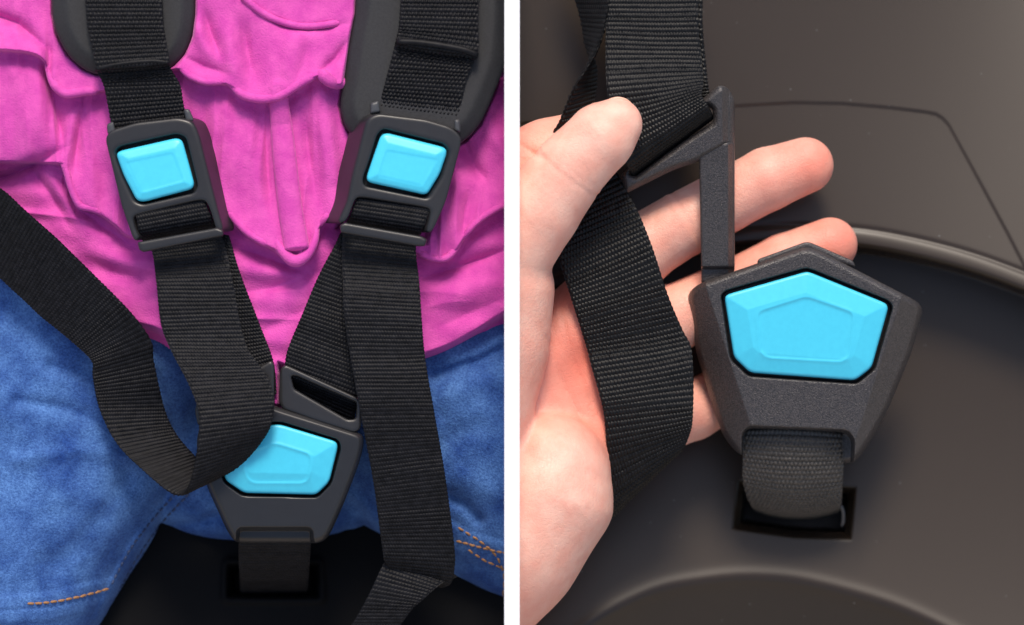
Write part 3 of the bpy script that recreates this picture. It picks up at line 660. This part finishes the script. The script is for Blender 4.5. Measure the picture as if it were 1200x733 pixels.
strap('webbing', [(640, 236, 6, 716, 190, 6), (645, 266, 18, 735, 225, 16), (651, 290, 24, 748, 250, 26), (664, 332, 26, 764, 290, 30), (678, 376, 22, 783, 348, 26), (688, 408, 14, 799, 386, 18), (693, 428, 18, 809, 406, 16), (701, 456, 20, 812, 436, 20), (708, 486, 18, 812, 474, 22), (712, 530, 8, 810, 502, 16), (716, 578, -8, 803, 520, 4), (714, 604, -26, 790, 530, -14), (704, 606, -44, 768, 530, -34), (690, 590, -56, 740, 520, -50)],
      M_webR, t, 'rib', p=6.1, amp=1.55, t=5, q=4.0)
t = thing('buckle_tongue', 'loose black hook-shaped tongue held in the hand above the large buckle', 'tongue', (840, 300, 10), 'buckle tongues')
TB = (-24, 0, -0.20, 840, 325)
slab('body', rounded([(732, 228), (727, 206), (820, 119), (842, 100), (852, 102), (861, 116), (861, 176), (850, 172), (828, 184), (815, 191), (790, 199), (762, 213)], [5, 5, 3, 4, 4, 6, 4, 4, 4, 6, 20, 8]), 27, M_grain, t,
     holes=(rounded([(825, 124), (835, 127), (836, 143), (800, 166), (744, 207), (736, 203)], 4),), k=5, res=1.0, base=TB,
     top=lambda X, Y, d: 28 - 9 * np.clip((X - 846) / 8, 0, 1) - 0.12 * np.clip(Y - 190, 0, 40) - 5 * np.clip((d + 6) / 6, 0, 1))
slab('blade', rounded([(819, 178), (830, 170), (861, 166), (861, 318), (848, 334), (822, 334)], 3), 25, M_grain, t, k=4, res=1.0, base=(-24, 0, -0.20, 840, 325),
     top=lambda X, Y, d: 24 - 10 * np.clip((X - 853) / 6, 0, 1) + 1.5 * np.clip((190 - Y) / 20, 0, 1) - 8 * smooth01((Y - 312) / 4))

# ------------------------------------------------------------------ RIGHT: the hand
def build_hand():
    res = 2.2
    gx = np.arange(594, 1018, res); gy = np.arange(90, 760, res); gz = np.arange(-152, 132, res)
    X, Y, Z = np.meshgrid(gx, gy, gz, indexing='ij', sparse=True)
    X = X.astype(np.float32); Y = Y.astype(np.float32); Z = Z.astype(np.float32)
    def cone(a, b, flat=1.0, grooves=()):
        ax, ay, az, ra = a; bx, by, bz, rb = b
        vx, vy, vz = bx - ax, by - ay, bz - az; L = vx * vx + vy * vy + vz * vz
        t = np.clip(((X - ax) * vx + (Y - ay) * vy + (Z - az) * vz) / L, 0, 1)
        d = np.sqrt((X - ax - t * vx)**2 + (Y - ay - t * vy)**2 + ((Z - az - t * vz) * flat)**2) - (ra + (rb - ra) * t)
        for g, am, w in grooves: d = d + am * np.exp(-((t - g) * math.sqrt(L) / w)**2)
        return d
    def chain(pts, k=3, flat=1.0, grooves=None):
        d = None
        for i in range(len(pts) - 1):
            c = cone(pts[i], pts[i + 1], flat, (grooves or {}).get(i, ()))
            d = c if d is None else smin(d, c, k)
        return d
    thumb = chain([(582, 310, 52, 58), (630, 246, 66, 50), (672, 194, 76, 43), (706, 160, 80, 40), (722, 146, 80, 31)], 5, 1.05, {1: ((.98, 3.2, 2.2), (.86, 2.6, 2.0))})
    thenar = chain([(578, 340, 38, 72), (574, 400, 34, 70), (558, 490, 26, 68)], 6)
    hypo = chain([(650, 545, 10, 58), (640, 580, 10, 74), (596, 640, 6, 80), (545, 700, 0, 84)], 30)
    palm = smin(chain([(590, 470, -25, 50), (680, 380, -38, 44), (742, 300, -36, 40)], 20), chain([(600, 520, -25, 50), (690, 450, -44, 42), (770, 385, -44, 40)], 20), 20)
    palm = smin(palm, chain([(640, 560, -14, 50), (700, 510, -40, 44), (765, 490, -46, 38)], 20), 20)
    middle = chain([(742, 298, -46, 41), (795, 266, -42, 39), (850, 236, -46, 37), (900, 210, -42, 37), (944, 194, -40, 33)], 4, 1.0, {1: ((.0, 4.5, 2.4), (.17, 3.5, 2.2))})
    ring = chain([(770, 382, -52, 40), (862, 340, -62, 37), (920, 311, -60, 37), (973, 287, -56, 32)], 4)
    pinky = chain([(762, 497, -52, 38), (812, 481, -84, 35), (872, 450, -112, 32), (905, 430, -120, 28)], 4)
    index = chain([(585, 205, 8, 42), (640, 180, 6, 38), (700, 158, 2, 35), (756, 150, -8, 30)], 12)
    d = smin(thumb, thenar, 7)
    fing = np.minimum(np.minimum(middle, ring), pinky)
    fing = smin(fing, index, 6)
    back = smin(palm, fing, 14)
    d = smin(d, back, 7)
    d = smin(d, hypo, 12)
    # creases of the palm and the thumb base
    P2 = lambda pts: pline(X[:, :, 0] + 0 * Y[:, :, 0], Y[:, :, 0] + 0 * X[:, :, 0], pts)[:, :, None]
    for pts, am, w in (([(640, 395), (655, 440), (682, 492)], 1.8, 2.6), ([(656, 356), (670, 420), (694, 474)], 1.5, 2.6), ([(628, 470), (640, 520), (668, 570), (690, 598)], .7, 4), ([(612, 560), (622, 500), (628, 455)], 2.0, 8), ([(656, 500), (676, 528), (690, 556)], .5, 3),
                       ([(640, 545), (664, 580), (680, 610)], .9, 2.5), ([(606, 168), (622, 178), (636, 186)], 3.0, 3), ([(683, 192), (690, 214), (690, 232)], 1.3, 2.2), ([(677, 196), (683, 220)], 1.0, 2.0)):
        d = d + (am * np.exp(-(P2(pts) / w)**2)).astype(np.float32)
    d = smax(d, 598 - X + 0 * d, 2)
    V, Q = surfnets(d, (gx[0], gy[0], gz[0]), res)
    V = relax(V, Q, 4)
    tint = np.zeros(len(V))
    for (x, y, z, r), w in (((958, 195, 0, 60), .7), ((900, 215, 0, 60), .35), ((985, 285, -20, 60), .75), ((790, 270, 0, 45), .25), ((870, 335, -20, 80), .5), ((690, 420, -10, 75), .95), ((680, 340, -10, 60), .8), ((705, 500, -10, 50), .9), ((830, 480, -20, 60), .4), ((640, 160, 20, 40), .35), ((612, 715, 30, 50), .35)):
        tint = np.maximum(tint, w * np.exp(-(((V[:, 0] - x)**2 + (V[:, 1] - y)**2 + (V[:, 2] - z)**2) / r**2)))
    return V, Q, tint
t = thing('hand', 'adult hand with palm up holding the black straps and the loose tongue', 'hand', (640, 560, -60))
V, Q, tint = build_hand()
mesh('palm_and_fingers', V, Q, M_skin, t, attr=tint)
tube('fingernail', [(708, 120.5, 84), (715, 117.5, 85), (724, 115.6, 85), (733, 117.5, 84), (740, 121.5, 80)], [.8, 1.8, 2.0, 1.8, .8], M_nail, t, n=8, step=1.5)
